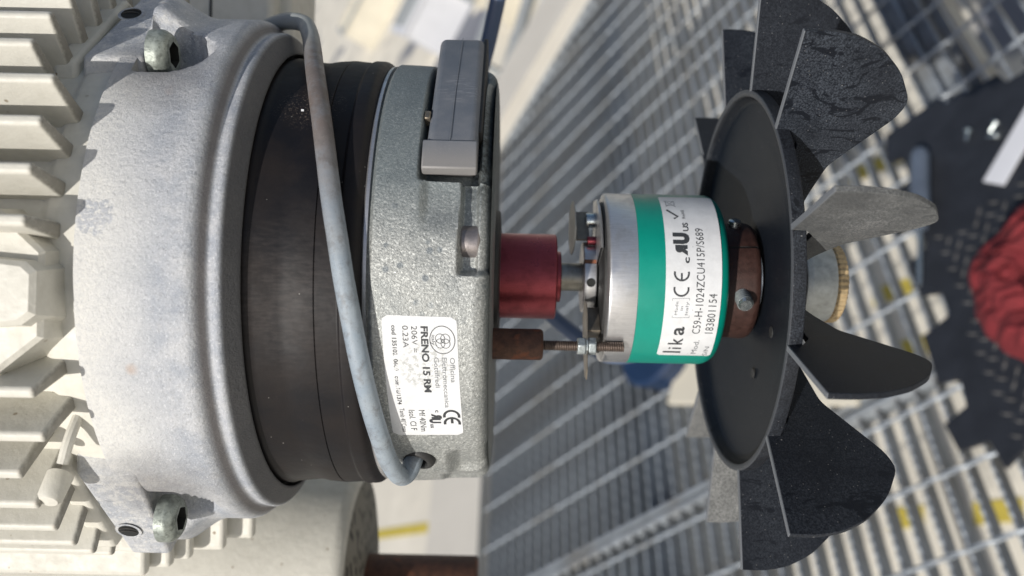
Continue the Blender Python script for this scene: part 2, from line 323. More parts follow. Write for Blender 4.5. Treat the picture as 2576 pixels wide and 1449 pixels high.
# ------------------------------------------------------------------ builders (coordinates in mm of the motor frame)
def link(name, verts, faces, mat, parent=None, scale=0.001, sharp=35, kind=None, label=None, smooth=True):
    me = bpy.data.meshes.new(name)
    v = np.asarray(verts, float)*scale
    me.from_pydata(v.tolist(), [], [list(f) for f in faces]); me.update()
    bm = bmesh.new(); bm.from_mesh(me); bmesh.ops.recalc_face_normals(bm, faces=bm.faces); bm.to_mesh(me); bm.free()
    if smooth:
        me.shade_smooth(); me.set_sharp_from_angle(angle=R(sharp))
    me.materials.append(mat)
    o = bpy.data.objects.new(name, me); COL.objects.link(o)
    if parent is not None:
        o.parent = parent
        if 'mm_origin' in parent:
            c = parent['mm_origin']; o.location = (-c[0]*0.001, -c[1]*0.001, -c[2]*0.001)
    if kind: o['kind'] = kind
    if label: o['label'] = label
    return o

def thing(name, label, cat, at=(0, 0, 0), group=None, frame=None):
    """an Empty at the thing's base; at = mm in the motor frame"""
    o = bpy.data.objects.new(name, None); COL.objects.link(o); o.empty_display_size = 0.02
    o['label'] = label; o['category'] = cat
    if group: o['group'] = group
    if frame is None:
        o.matrix_world = MW @ Matrix.Translation([q*0.001 for q in at]); o['mm_origin'] = [float(q) for q in at]
    else: o.location = frame
    return o

def lathe(prof, seg=96, cy=0, cz=0, a0=0, a1=360, close=False):
    """profile of (x, r) turned about an axis along X through (cy, cz)"""
    full = abs(a1-a0-360) < 1e-6; n = seg if full else seg+1
    V = []; F = []
    for x, r in prof:
        for i in range(n):
            a = R(a0+(a1-a0)*i/seg); V.append((x, cy+r*math.sin(a), cz+r*math.cos(a)))
    P = len(prof)
    for j in range(P-1):
        for i in range(seg if full else n-1):
            k = (i+1) % n
            F.append((j*n+i, j*n+k, (j+1)*n+k, (j+1)*n+i))
    if close and full:
        F.append(tuple(range(n))); F.append(tuple((P-1)*n+i for i in range(n))[::-1])
    return V, F

def rounded(pts, r=1.0, k=4, rr=None):
    """fillet the inner corners of a polyline profile"""
    out = [pts[0]]
    for i in range(1, len(pts)-1):
        p0, p1, p2 = (np.array(q, float) for q in pts[i-1:i+2])
        q = rr[i] if rr else r
        d0 = np.linalg.norm(p0-p1); d2 = np.linalg.norm(p2-p1); q = min(q, d0*0.45, d2*0.45)
        a = p1+(p0-p1)/d0*q; b = p1+(p2-p1)/d2*q
        for t in np.linspace(0, 1, k+1):
            out.append(tuple((1-t)**2*a+2*t*(1-t)*p1+t*t*b))
    out.append(pts[-1]); return out

def merge(*vf):
    V = []; F = []
    for v, f in vf:
        o = len(V); V += list(map(tuple, v)); F += [tuple(i+o for i in q) for q in f]
    return V, F

def box(x0, x1, y0, y1, z0, z1):
    V = [(x, y, z) for x in (x0, x1) for y in (y0, y1) for z in (z0, z1)]
    return V, [(0, 1, 3, 2), (4, 6, 7, 5), (0, 4, 5, 1), (2, 3, 7, 6), (0, 2, 6, 4), (1, 5, 7, 3)]

def prism_x(poly, x0, x1):
    """polygon in (y, z) pushed along X"""
    n = len(poly); V = [(x0, y, z) for y, z in poly]+[(x1, y, z) for y, z in poly]
    return V, [tuple(range(n)), tuple(range(2*n-1, n-1, -1))]+[(i, (i+1) % n, n+(i+1) % n, n+i) for i in range(n)]

def prism_z(poly, z0, z1):
    n = len(poly); V = [(x, y, z0) for x, y in poly]+[(x, y, z1) for x, y in poly]
    return V, [tuple(range(n)), tuple(range(2*n-1, n-1, -1))]+[(i, (i+1) % n, n+(i+1) % n, n+i) for i in range(n)]

def catmull(pts, k=10):
    p = [np.array(q, float) for q in pts]; p = [2*p[0]-p[1]]+p+[2*p[-1]-p[-2]]; out = []
    for i in range(1, len(p)-2):
        for t in np.linspace(0, 1, k, endpoint=False):
            out.append(0.5*((2*p[i])+(-p[i-1]+p[i+1])*t+(2*p[i-1]-5*p[i]+4*p[i+1]-p[i+2])*t*t+(-p[i-1]+3*p[i]-3*p[i+1]+p[i+2])*t**3))
    out.append(p[-2]); return out

def tube(path, r, seg=20, cap=True):
    P = [np.array(q, float) for q in path]; V = []; F = []; up = None
    for i, p in enumerate(P):
        t = nv(P[min(i+1, len(P)-1)]-P[max(i-1, 0)])
        if up is None: up = nv(np.cross(t, (0.3, 0.5, 0.81)))
        up = nv(up-np.dot(up, t)*t); w = np.cross(t, up); rr = r[i] if hasattr(r, '__len__') else r
        for k in range(seg):
            a = 2*math.pi*k/seg; V.append(p+rr*(math.cos(a)*up+math.sin(a)*w))
    for i in range(len(P)-1):
        for k in range(seg): F.append((i*seg+k, i*seg+(k+1) % seg, (i+1)*seg+(k+1) % seg, (i+1)*seg+k))
    if cap: F.append(tuple(range(seg))); F.append(tuple((len(P)-1)*seg+k for k in range(seg)))
    return V, F

def bev(o, w, seg=2, ang=30):
    m = o.modifiers.new('bevel', 'BEVEL'); m.width = w*0.001; m.segments = seg; m.limit_method = 'ANGLE'; m.angle_limit = R(ang); m.harden_normals = False
    return o

def cylpt(x, th, r): return (x, r*math.sin(R(th)), r*math.cos(R(th)))

def helix_rod(x0, x1, cy, cz, r, pitch, depth, seg=20):
    """threaded rod along X"""
    n = int((x1-x0)/pitch*6); V = []; F = []
    for i in range(n+1):
        x = x0+(x1-x0)*i/n
        for k in range(seg):
            ph = (x/pitch + k/seg) % 1.0; d = abs(ph-0.5)*2
            rr = r-depth*(1-d); a = 2*math.pi*k/seg
            V.append((x, cy+rr*math.sin(a), cz+rr*math.cos(a)))
    for i in range(n):
        for k in range(seg): F.append((i*seg+k, i*seg+(k+1) % seg, (i+1)*seg+(k+1) % seg, (i+1)*seg+k))
    F.append(tuple(range(seg))); F.append(tuple(n*seg+k for k in range(seg)))
    return V, F

def aim(VF, origin, direction):
    """turn a shape built along +X at the origin to point along direction"""
    d = Vector(direction).normalized(); q = d.to_track_quat('X', 'Z'); o = Vector(origin)
    return [tuple(o+q @ Vector(v)) for v in VF[0]], VF[1]

def sst(x, a, b):
    t = np.clip((x-a)/(b-a), 0, 1); return t*t*(3-2*t)

# ------------------------------------------------------------------ 1 electric motor
mo = thing('electric_motor', 'cream finned electric motor body with a grey cast end shield, filling the left side', 'electric motor', (-200, 0, 0))
link('motor_body', *lathe(rounded([(-330, 60), (-330, 79.2), (-122, 79.2), (-120, 80.8), (-111.0, 81.5), (-110.9, 60)], 1.5), 128), M['cream'], mo)
finang = [5.6+7.75*k for k in range(0, 16)]+[-19.9-7.75*k for k in range(0, 13)]
def fin_vf(w, r1=96.5, xe=-116.0):
    V = []
    for x0 in (-330, xe):
        V += [(x0, -w/2-1.2, 72), (x0-(0.3 if x0 > -200 else 0), -w/2, r1), (x0-(0.3 if x0 > -200 else 0), w/2, r1), (x0, w/2+1.2, 72)]
    return V, [(0, 1, 2, 3), (7, 6, 5, 4), (0, 4, 5, 1), (1, 5, 6, 2), (2, 6, 7, 3), (0, 3, 7, 4)]
fv = fin_vf(3.0); fm = None
for k, a in enumerate(finang):
    if fm is None:
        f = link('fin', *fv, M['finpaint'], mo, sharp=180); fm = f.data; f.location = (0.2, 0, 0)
    else:
        f = bpy.data.objects.new('fin', fm); COL.objects.link(f); f.parent = mo; f.location = (0.2, 0, 0)
    f.rotation_euler = (R(-a), 0, 0)
    bev(f, 1.2, 4, 25).modifiers['bevel'].harden_normals = True
    if 33 < abs(a) < 80: f.location = (f.location[0]-0.0095, 0, 0); f['short'] = 1
# raised pads, dowel boss and rib between the fins
def pad(poly_xy, z0, z1, shrink=3.5):
    c = np.mean(poly_xy, 0); V = []; n = len(poly_xy)
    for z, s in ((z0, 0), (z1-1.2, shrink*0.8), (z1, shrink+0.8)):
        for p in poly_xy:
            d = np.array(p)-c; L = np.linalg.norm(d); q = c+d*(1-s/L); V.append((q[0], q[1], z))
    F = [(j*n+i, j*n+(i+1) % n, (j+1)*n+(i+1) % n, (j+1)*n+i) for j in range(2) for i in range(n)]+[tuple(2*n+i for i in range(n))]
    return V, F
link('mounting_pad', *pad([(-138, -19), (-118, -18.5), (-113.5, -15), (-113.5, -1), (-117, 2.0), (-138, 2.5)], 72, 93.0), M['cream'], mo, sharp=25)
link('casting_web', *pad([(-180, -30), (-127, -30), (-115, -20), (-115, 3), (-127, 14), (-180, 14)], 70, 88.0, 2), M['cream'], mo, sharp=25)
link('dowel_boss', *merge(aim(lathe([(0, 3.6), (7.0, 3.3), (8.2, 2.4), (8.5, 0.01)], 28), cylpt(-124.0, -43, 86.5), (0, math.sin(R(-45)), math.cos(R(-45))))), M['cream'], mo)
rb = [cylpt(-116.5, -30.5, 78), cylpt(-117, -33, 86), cylpt(-118.0, -36, 91)]
link('casting_rib', *tube(catmull(rb, 5), 1.5, 10), M['cream'], mo)

# end shield: a height field round the axis so that collars, scoops and lug fillets flow together
def shield():
    prof = rounded([(-111, 76), (-111, 84.2), (-82.0, 84.2), (-79.2, 80.6), (-78.2, 79.6), (-76.4, 80.3), (-75.4, 79.8), (-71.9, 74.3), (-71.9, 73.5), (-80, 73.2)], 1.2, 4,
                   [0, .4, 2.2, 1.2, 0.8, 0.5, 0.9, 0.5, .3, 0])
    # densify
    P = []
    for a, b in zip(prof[:-1], prof[1:]):
        m = max(1, int(np.hypot(a[0]-b[0], a[1]-b[1])/0.9))
        for i in range(m): P.append((a[0]+(b[0]-a[0])*i/m, a[1]+(b[1]-a[1])*i/m))
    P.append(prof[-1]); P = np.array(P)
    nth = 540; th = np.linspace(-180, 180, nth, endpoint=False)
    X, T = np.meshgrid(P[:, 0], th, indexing='ij'); r = np.repeat(P[:, 1][:, None], nth, 1)
    out = (P[:, 1][:, None] > 83.5)
    for (yc, zc), dx in (((-75.3, 45.0), 0.5), ((60.2, 56.0), 0.0)):
        tc = math.degrees(math.atan2(yc, zc)); dd = math.hypot(yc, zc); sg = 1 if yc > 0 else -1
        # web running down from the lug to the barrel behind the screw
        wv = sst(sg*T, abs(tc)+4, abs(tc)+9)*(1-sst(sg*T, abs(tc)+17, abs(tc)+24))
        r = r+out*7.0*wv*(1-sst(X, -105+dx, -92+dx))*sst(X, -108.5, -105.5)
        # scoop round the screw, open to the right
        dl = np.radians(T-tc); xr = np.clip((X+100-dx)/13.5, 0, 1); rho = 10.6*np.sqrt(np.clip(1-xr*xr, 0, 1))+0.01
        q = rho*rho-(dd*np.sin(dl))**2
        cut = np.where(q > 0, dd*np.cos(dl)-np.sqrt(np.maximum(q, 0)), 999)
        w = 1.0
        e0 = np.where(q > 0, r-cut, -(np.abs(dd*np.sin(dl))-rho)*0.8); e0 = np.clip(e0, -8, 12)
        edge = np.log1p(np.exp(np.clip(e0/1.1, -20, 20)))*1.1*(1-sst(X, -88, -83))*sst(X, -106, -104.6)
        r = r-out*edge
    V = []; F = []
    V = np.stack([X, r*np.sin(np.radians(T)), r*np.cos(np.radians(T))], -1).reshape(-1, 3)
    n = nth
    for j in range(len(P)-1):
        for i in range(n):
            k = (i+1) % n; F.append((j*n+i, j*n+k, (j+1)*n+k, (j+1)*n+i))
    return V, F
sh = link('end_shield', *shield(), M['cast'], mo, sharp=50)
def lug(sgn, name='lug'):
    base = [(58.8, 60.6), (91.0, 30.0), (86, 18), (66, 16), (50, 45), (53, 60)] if sgn < 0 else [(58.0, 61.4), (85.8, 30.5), (83, 18), (64, 16), (50, 45), (52, 61)]
    V, F = prism_x([(sgn*a, b) for a, b in base], -121.5, -104.0)
    Vb, Fb = prism_x([(sgn*(a-1.2), b-1.2) for a, b in base], -130.5, -123.5)
    bev(link('lug_base', Vb, Fb, M['cream'], mo, sharp=30), 1.5, 3)
    V = [(x+(3.2 if (x < -110 and b < 36 and abs(a) > 70) else 0)-(2.0 if x > -110 and abs(a) > 80 else 0), a, b) for x, a, b in V]
    o = bev(link(name, V, F, M['cast'], mo, sharp=30), 1.3, 3); return o
for sgn, hole, scr in ((1, (-117.0, 76.0, 41.3), (-103.5, 60.2, 56.0)), (-1, (-114.9, -80.5, 40.2), (-102.8, -75.3, 45.0))):
    lg = lug(sgn)
    dn = Vector((0, sgn*0.69, 0.725)).normalized()
    # threaded hole: rim, dark bore, thread turns
    h0 = Vector(hole)
    bo = aim(lathe([(0.35, 3.9), (0.42, 3.2), (0.30, 2.9)], 28), h0, dn)
    link('hole_rim', *bo, M['cast'], lg if False else mo)
    link('threaded_hole', *aim(lathe([(0.46, 3.0), (0.44, 2.2), (0.40, 1.2), (0.38, 0.01)], 24), h0, dn), M['socket'], mo)
    for t in range(2):
        ring = [tuple(h0+dn*0.62+Vector((2.5*math.cos(a), 0, 0))+dn.cross(Vector((1, 0, 0)))*(1.3*math.sin(a)+(t-0.5)*1.5)) for a in np.linspace(0.3, math.pi-0.3, 9)]
        link('thread_turn', *tube(ring, 0.15, 6), M['hole'], mo)
    # button head screw, hexagon socket facing right
    c = Vector(scr)
    hd = lathe(rounded([(0, 6.9), (3.2, 7.0), (5.0, 5.9), (5.7, 4.7), (5.7, 3.7)], 0.7, 4), 48)
    s = link('socket_screw', *aim(hd, c, (1, 0, 0)), M['screw'], mo)
    hexp = lambda r, x: [(x, r*math.sin(R(60*i+12)), r*math.cos(R(60*i+12))) for i in range(6)]
    V = hexp(3.75, 5.72)+hexp(3.6, 2.6); F = [(i, (i+1) % 6, 6+(i+1) % 6, 6+i) for i in range(6)]+[tuple(range(6, 12))]
    link('hexagon_socket', *aim((V, F), c, (1, 0, 0)), M['socket'], s)
    ann = [(5.71, 4.7*math.sin(a), 4.7*math.cos(a)) for a in np.linspace(0, 2*math.pi, 36, endpoint=False)]
    hx = []
    for a in np.linspace(0, 360, 36, endpoint=False):
        b = (a-12) % 60-30; rr = 3.75*math.cos(R(30))/math.cos(R(b)); hx.append((5.71, rr*math.sin(R(a)), rr*math.cos(R(a))))
    link('screw_face', *aim((ann+hx, [(i, (i+1) % 36, 36+(i+1) % 36, 36+i) for i in range(36)]), c, (1, 0, 0)), M['screw'], s)
for x1, y0, y1, z in ((-121, -104, -88, 14), (-115, -103, -86, 8), (-110.5, -102, -84, 2), (-101.5, -101, -80, -6), (-93.5, -99, -70, -14)):
    bev(link('foot_slat', *box(-300, x1, y0, y1, z-5, z), M['cream'], mo), 1.6, 3)

# ------------------------------------------------------------------ 2 brake
br = thing('motor_brake', 'speckled grey zinc brake housing with white rating sticker and black rubber band, in the middle', 'brake', (-22, 0, 0))
def brake_field():
    xs = np.concatenate([[-39.3, -39.2, -38.9, -38.4], np.arange(-38, -10.7, 0.33), np.linspace(-10.6, -6.1, 16)])
    nth = 900; th = np.linspace(-180, 180, nth, endpoint=False)
    X, T = np.meshgrid(xs, th, indexing='ij')
    r = 71.0-1.0*sst(X, -38, -8)
    e = np.clip((X+10.7)/4.6, 0, 1); r = r-4.6*(1-np.sqrt(np.clip(1-e*e, 0, 1)))
    r = r-1.8*(1-sst(X, -39.4, -37.6))
    B = lambda x0, x1, t0, t1, sx=0.9, stt=0.9: sst(X, x0-sx, x0+sx)*(1-sst(X, x1-0.9, x1+0.9))*sst(T, t0-stt, t0+stt)*(1-sst(T, t1-stt, t1+stt))
    d = np.zeros_like(r)
    d = np.maximum(d, 7.5*B(-25.8, 3, 21.4, 82, 0.9, 0.9))            # connector bay
    d = np.maximum(d, 5.5*B(-14.4, 3, -0.4, 22, 0.7, 0.8))            # pocket of the pin
    d = np.maximum(d, 1.7*B(-24.6, -13, 11.5, 22.5, 1.6, 4.2))        # shallow ledge
    d = np.maximum(d, 3.4*B(-17.0, 3, -66, -51, 2.4, 2.8))            # scoop at the bottom
    d = np.maximum(d, 2.0*B(-20.0, 3, -82, -66, 1.6, 2.0))
    rim = sst(X, -10.2, -9.2); d = d*(1-0.45*rim*(T > -5)*(T < 90)) - 0
    rr = r-d
    # hole of the cable
    s = 70*np.radians(T+54.2); q = np.sqrt(((X+27.8)/3.9)**2+(s/5.2)**2); rr = rr-6*(1-sst(q, 0.8, 1.0))
    V = np.stack([X, rr*np.sin(np.radians(T)), rr*np.cos(np.radians(T))], -1).reshape(-1, 3)
    F = [(j*nth+i, j*nth+(i+1) % nth, (j+1)*nth+(i+1) % nth, (j+1)*nth+i) for j in range(len(xs)-1) for i in range(nth)]
    F.append(tuple((len(xs)-1)*nth+i for i in range(nth)))
    return V, F
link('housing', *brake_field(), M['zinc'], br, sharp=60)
link('bright_ring', *lathe([(-40.6, 66), (-40.6, 69.9), (-40.2, 70.3), (-39.3, 70.4), (-39.2, 66)], 128), M['alu'], br)
boot = rounded([(-78, 72.2), (-71.5, 72.4), (-70, 71.8), (-61.5, 70.9), (-58.0, 71.6), (-53.2, 71.9), (-53.0, 71.55), (-52.8, 71.9), (-46.8, 71.4), (-46.2, 72.0), (-42.2, 71.9), (-40.4, 69.6), (-40.2, 66)], 1.0, 3,
               [0, .6, 1, 2, 2, .05, .05, .05, .5, .5, 1.6, .6, 0])
link('rubber_band', *lathe(boot, 160), M['rubber'], br, sharp=60)
seam = [cylpt(-62.5+2.6*math.sin(R(t*1.3)+.5)*0.4-1.2, t, 71.0) for t in range(-80, 81, 4)]
for x, t, q in ((-61.0, 39.5, 0.42),):
    p = cylpt(x, t, 71.3); link('paint_flake', *box(p[0]-q, p[0]+q*0.8, p[1]-q*0.7, p[1]+q*.6, p[2]-.3, p[2]+.4), M['white'], br, smooth=False)
# connector block
P2, Bn, P1 = (75.0, 26.5), (36.5, 62.2), (28.5, 66.5)
ny = 0.652; nz = 0.758
poly = [(28.0, 65.8), (36.8, 61.9), (74.2, 26.8), (76.2, 23.2), (67.5, 12.5), (26.5, 50.5)]
cb = bev(link('connector_block', *prism_x(poly, -24.6, -10.4), M['conn'], br, sharp=28), 2.0, 5)
lipv = prism_x([(28.2, 66.2), (36.6, 62.6), (35.2, 60.2), (26.5, 63.0)], -25.6, -10.3)
bev(link('connector_lip', *lipv, M['conn'], cb, sharp=28), 0.5, 2).location = (0, 0, 0)
link('mould_seam', *tube([(-17.4, 75.6, 25.9), (-17.9, 55, 45.0), (-18.1, 37.2, 61.9), (-18.0, 28.6, 66.0)], 0.10, 6), M['conn'], cb).location = (0, 0, 0)
bev(link('latch_tab', *prism_x([(44.0, 55.2), (46.6, 52.8), (44.5, 49.5), (42.0, 52)], -26.2, -24.4), M['spring'], cb), 0.4, 2).location = (0, 0, 0)
cb2 = link('connector_frame', *prism_x([(77.0, 21.5), (40, 56.5), (34, 48), (70, 14)], -10.9, -9.3), M['gasket'], br)
bev(cb2, 0.5, 2)
# release pin in its pocket, axis along X
link('release_pin', *lathe(rounded([(-14.6, 0.01), (-14.6, 4.9), (-9.4, 4.9), (-8.6, 4.0), (-8.6, 0.01)], 0.8), 40, 8.0, 61.8), mat_simple('pin_metal', (0.30, 0.27, 0.265), 0.38, 0.7, 0.2, 0.3, 0.15, dirt=0.4, dcol=(.12, .11, .11)), br)
link('end_plate', *lathe([(-6.1, 66), (-5.8, 64), (-5.8, 14), (-6.2, 13)], 96), M['zinc'], br)
link('shaft_seal', *lathe(rounded([(-6, 23), (-4.4, 22.5), (-3.9, 15), (-4.4, 10)], 0.6), 64), M['gasket'], br)
# grommet and cable
gd = Vector((-0.25, math.sin(R(-54)), math.cos(R(-54)))).normalized()
gc = Vector(cylpt(-26.9, -53.6, 69.0))
link('cable_grommet', *aim(lathe(rounded([(-1, 2.9), (1.4, 2.9), (2.4, 3.4), (2.4, 4.6), (1.2, 5.3), (-2, 5.3)], 0.5), 32), gc, gd), M['gasket'], br)
def cp(x, t, r=75.2): return cylpt(x, t, r)
cab = [(-130, 88, -52), (-100, 87, -16), (-84, 85.5, 4), (-77, 84.5, 11), (-71.0, 82.2, 15.5), (-67.6, 77.0, 22), (-65.0, 71, 29), cp(-60.3, 53.2, 75.4), cp(-56.6, 42, 75), cp(-53.7, 33, 75), cp(-50.8, 23, 75.0), cp(-48.4, 14), cp(-46.1, 5.5), cp(-44.2, -2.4), cp(-42.2, -10.6), cp(-40.4, -19), cp(-38.5, -28.2, 75.2), cp(-36.4, -38, 75.6), cp(-34.4, -47, 76.2), cp(-32.1, -53.2, 76.2), cp(-30.0, -54.8, 74.2), cp(-28.6, -54.0, 70.5), cp(-27.6, -53.6, 66)]
ca = thing('brake_cable', 'thick dusty grey cable running down over the black rubber band into the brake housing', 'cable', (-44, 0, 75))
link('cable_sheath', *tube(catmull(cab, 8), 2.8, 24), M['cable'], ca, sharp=80)

# sticker on the brake -------------------------------------------------
def bend(fn, V): return [fn(*v) for v in V]
SR = 71.02
def onbrake(a, b, h=0.0):
    """a mm along the reading direction (downwards), b mm up the letters (to the right)"""
    x = -35.0+b+0.042*a
    r0 = 71.0-1.0*float(sst(np.array(x), -38, -8))
    return cylpt(x, -9.9-math.degrees(a/SR)-0.02*b, r0+0.10+h)
ER = 29.5
def onenc(a, b, h=0.0):
    """a mm of arc up the drum from its underside, b mm towards the letter tops (to the left)"""
    return cylpt(58.0-b, math.degrees(a/ER), ER+0.06+h)

def rr_poly(w, h, r, k=5):
    P = []
    for cx, cy, a0 in ((w-r, h-r, 0), (r, h-r, 90), (r, r, 180), (w-r, r, 270)):
        for i in range(k+1): P.append((cx+r*math.cos(R(a0+90*i/k)), cy+r*math.sin(R(a0+90*i/k))))
    return P
def patch(fn, a0, b0, w, h, r, h0=0.0, n=26, m=10):
    """a thin rounded rectangle bent onto a surface, with its own edge"""
    V = []; F = []
    for i in range(n+1):
        a = w*i/n; ins = 0.0
        if a < r: ins = r-math.sqrt(max(r*r-(r-a)**2, 0))
        if a > w-r: ins = r-math.sqrt(max(r*r-(a-(w-r))**2, 0))
        for j in range(m+1):
            V.append(fn(a0+a, b0+ins+(h-2*ins)*j/m, h0))
    o = len(V)
    for i in range(n):
        for j in range(m): F.append((i*(m+1)+j, (i+1)*(m+1)+j, (i+1)*(m+1)+j+1, i*(m+1)+j+1))
    return V, F

_fonts = bpy.data.fonts
def text(s, fn, a0, b0, h, w, mat, parent, bold=0.0, lift=0.06, mirror=False, name='lettering', spacing=1.0):
    cu = bpy.data.curves.new('t', 'FONT'); cu.body = s; cu.size = 1.0; cu.offset = bold; cu.resolution_u = 3; cu.space_character = spacing
    ob = bpy.data.objects.new('t', cu); COL.objects.link(ob)
    dg = bpy.context.evaluated_depsgraph_get(); me = bpy.data.meshes.new_from_object(ob.evaluated_get(dg))
    bpy.data.objects.remove(ob)
    co = np.array([v.co[:] for v in me.vertices]); F = [tuple(p.vertices) for p in me.polygons]
    bpy.data.meshes.remove(me)
    x0, x1 = co[:, 0].min(), co[:, 0].max()
    sx = w/(x1-x0); cap = 0.70; sy = h/cap
    X = (co[:, 0]-x0)*sx
    if mirror: X = w-X
    V = [fn(a0+x, b0+y*sy, lift) for x, y in zip(X, co[:, 1])]
    return link(name, V, F, mat, parent, smooth=False)
def stroke(fn, pts, wd, mat, parent, lift=0.06, name='printed_mark'):
    V = []; F = []
    P = [np.array(p, float) for p in pts]
    for i, p in enumerate(P):
        t = nv(P[min(i+1, len(P)-1)]-P[max(i-1, 0)]); nn = np.array([-t[1], t[0]])
        for s in (-.5, .5): q = p+nn*wd*s; V.append(fn(q[0], q[1], lift))
    F = [(2*i, 2*i+2, 2*i+3, 2*i+1) for i in range(len(P)-1)]
    return link(name, V, F, mat, parent, smooth=False)
def arc(cx, cy, rx, ry, a0, a1, k=24): return [(cx+rx*math.cos(R(a)), cy+ry*math.sin(R(a))) for a in np.linspace(a0, a1, k)]
def ce(fn, a0, b0, w, h, wd, mat, parent):
    r = h/2; cx1 = a0+r; cx2 = a0+w-r*0.95+r*0.25
    stroke(fn, arc(cx1, b0+r, r, r, 75, 285), wd, mat, parent); stroke(fn, arc(cx2, b0+r, r, r, 75, 285), wd, mat, parent)
    stroke(fn, [(cx2-r*0.95, b0+r), (cx2+r*0.05, b0+r)], wd, mat, parent)

st = link('rating_sticker', *patch(onbrake, 0, 0, 39.8, 20.3, 1.6, 0.0, 40, 10), M['sticker'], br, label='worn white rating sticker')
W_ = M['wornink']; I_ = M['ink']
def bt(s, a0, b0, h, w, m=I_, **k): return text(s, onbrake, a0, b0, h, w, m, st, **k).__setattr__('location', (0, 0, 0))
bt('cod 135102  0660   com.18/1374', 2.8, 2.6, 1.15, 24.6, W_, bold=0.02)
bt('0.23A', 2.8, 5.5, 1.55, 6.3, W_); bt('206V =', 2.8, 7.9, 1.6, 7.6, W_)
bt('FRENO 15 RM', 2.8, 10.5, 1.85, 20.2, I_, bold=0.035)
bt('Mf 40Nm', 29.4, 8.2, 1.75, 8.7, W_); bt('Isol. Cl F', 29.4, 5.4, 1.75, 8.2, I_)
bt('Tamb 40°Cmax', 28.8, 2.9, 1.35, 9.6, W_)
bt('Officina', 11.8, 18.0, 1.35, 7.8, M['greyink']); bt('Elettromeccanica', 11.8, 15.8, 1.35, 16.6, M['greyink']); bt('Gottifredi', 11.8, 13.6, 1.35, 9.6, M['greyink'])
ce(onbrake, 29.6, 15.3, 6.4, 4.2, 0.75, I_, st)
text('c', onbrake, 29.4, 12.9, 1.2, 0.9, I_, st, bold=0.02); text('R', onbrake, 30.8, 11.9, 2.5, 1.9, I_, st, bold=0.07, mirror=True)
text('U', onbrake, 32.7, 11.2, 2.8, 1.9, I_, st, bold=0.07); text('us', onbrake, 35.0, 11.1, 1.2, 1.6, I_, st, bold=0.02)
stroke(onbrake, arc(6.6, 16.2, 4.0, 3.4, 0, 360, 40), 0.22, M['ink'], st)
for q in (0, 90, 180, 270):
    stroke(onbrake, arc(6.9+1.0*math.cos(R(q+45)), 16.3+1.0*math.sin(R(q+45)), 1.35, 1.25, 0, 360, 24), 0.17, M['ink'], st)
text('italy', onbrake, 5.2, 13.3, 0.9, 2.9, I_, st)
for c in st.children: c.location = (0, 0, 0)

# ------------------------------------------------------------------ 3 coupling and shaft
cu = thing('shaft_coupling', 'short dark red anodised cylinder on the shaft between brake and encoder', 'coupling', (4, 0, 0))
link('coupling_sleeve', *lathe(rounded([(-6, 9), (-6, 14.9), (14.9, 14.9), (15.3, 14.4), (15.3, 8.5)], 0.5), 96, 0, -0.8 if False else 0), M['red'], cu, sharp=40)
link('sleeve_collar', *lathe(rounded([(15.2, 8.9), (16.8, 8.9), (17.0, 8.4), (17.0, 4)], 0.3), 64), M['red'], cu)
link('drive_shaft', *lathe(rounded([(16, 4.9), (25, 4.9), (25.1, 4)], 0.3), 48), M['shaft'], cu)

# ------------------------------------------------------------------ 4 encoder
en = thing('rotary_encoder', 'green and silver drum encoder with a white printed label, right of the middle', 'encoder', (50, 0, 0))
link('metal_flange', *lathe(rounded([(30.6, 8), (30.6, 27.6), (31.0, 29.5), (40.2, 29.5), (40.2, 26)], 0.8, 4, [0, .3, 1.2, .1, 0]), 128), M['alu'], en)
link('front_gasket', *lathe(rounded([(29.6, 6), (29.3, 14), (29.6, 26.0), (30.7, 26.6)], 0.5), 96), M['gasket'], en)
bpv, bpf = lathe(rounded([(28.6, 5), (28.6, 26.4), (29.2, 26.4), (29.2, 5)], 0.1), 96, 0, 0, -55, 62)
link('mounting_plate', *merge(lathe([(28.4, 27.0), (28.9, 27.4), (29.3, 27.0), (29.3, 9), (28.4, 9), (28.4, 27.0)], 60, 0, 0, 20, 100), ), M['alu'], en, sharp=30)
link('green_cover', *lathe(rounded([(40.2, 26), (40.25, 29.55), (66.4, 29.55), (69.6, 27.6), (70.0, 24), (70.1, 12)], 1.0, 5, [0, .15, 3.4, 2.5, 1, 0]), 160), M['green'], en, sharp=40)
lab = link('printed_label', *patch(onenc, -30.8, -8.6, 66.5, 17.8, 0.9, 0.02, 80, 6), M['label'], en)
# clamp collar, split, with a socket
link('clamp_collar', *merge(lathe(rounded([(24.4, 5.2), (24.4, 12.3), (28.8, 12.3), (28.8, 5.2)], 0.5), 60, 0, 0, -158, 21.5), lathe(rounded([(24.4, 5.2), (24.4, 12.3), (28.8, 12.3), (28.8, 5.2)], 0.5), 40, 0, 0, 29, 198)), M['alu'], en, sharp=30)
link('clamp_gap', *box(24.6, 28.6, 4.3, 5.9, 6, 11.2), M['rust'], en)
sc_ = link('clamp_screw_socket', *aim(lathe([(-.2, 1.5), (0.25, 1.5), (0.3, 1.15), (0.12, 0.9), (0.12, 0.01)], 20), (26.7, -1.9, 12.2), (0, -0.15, 1)), M['socket'], en)
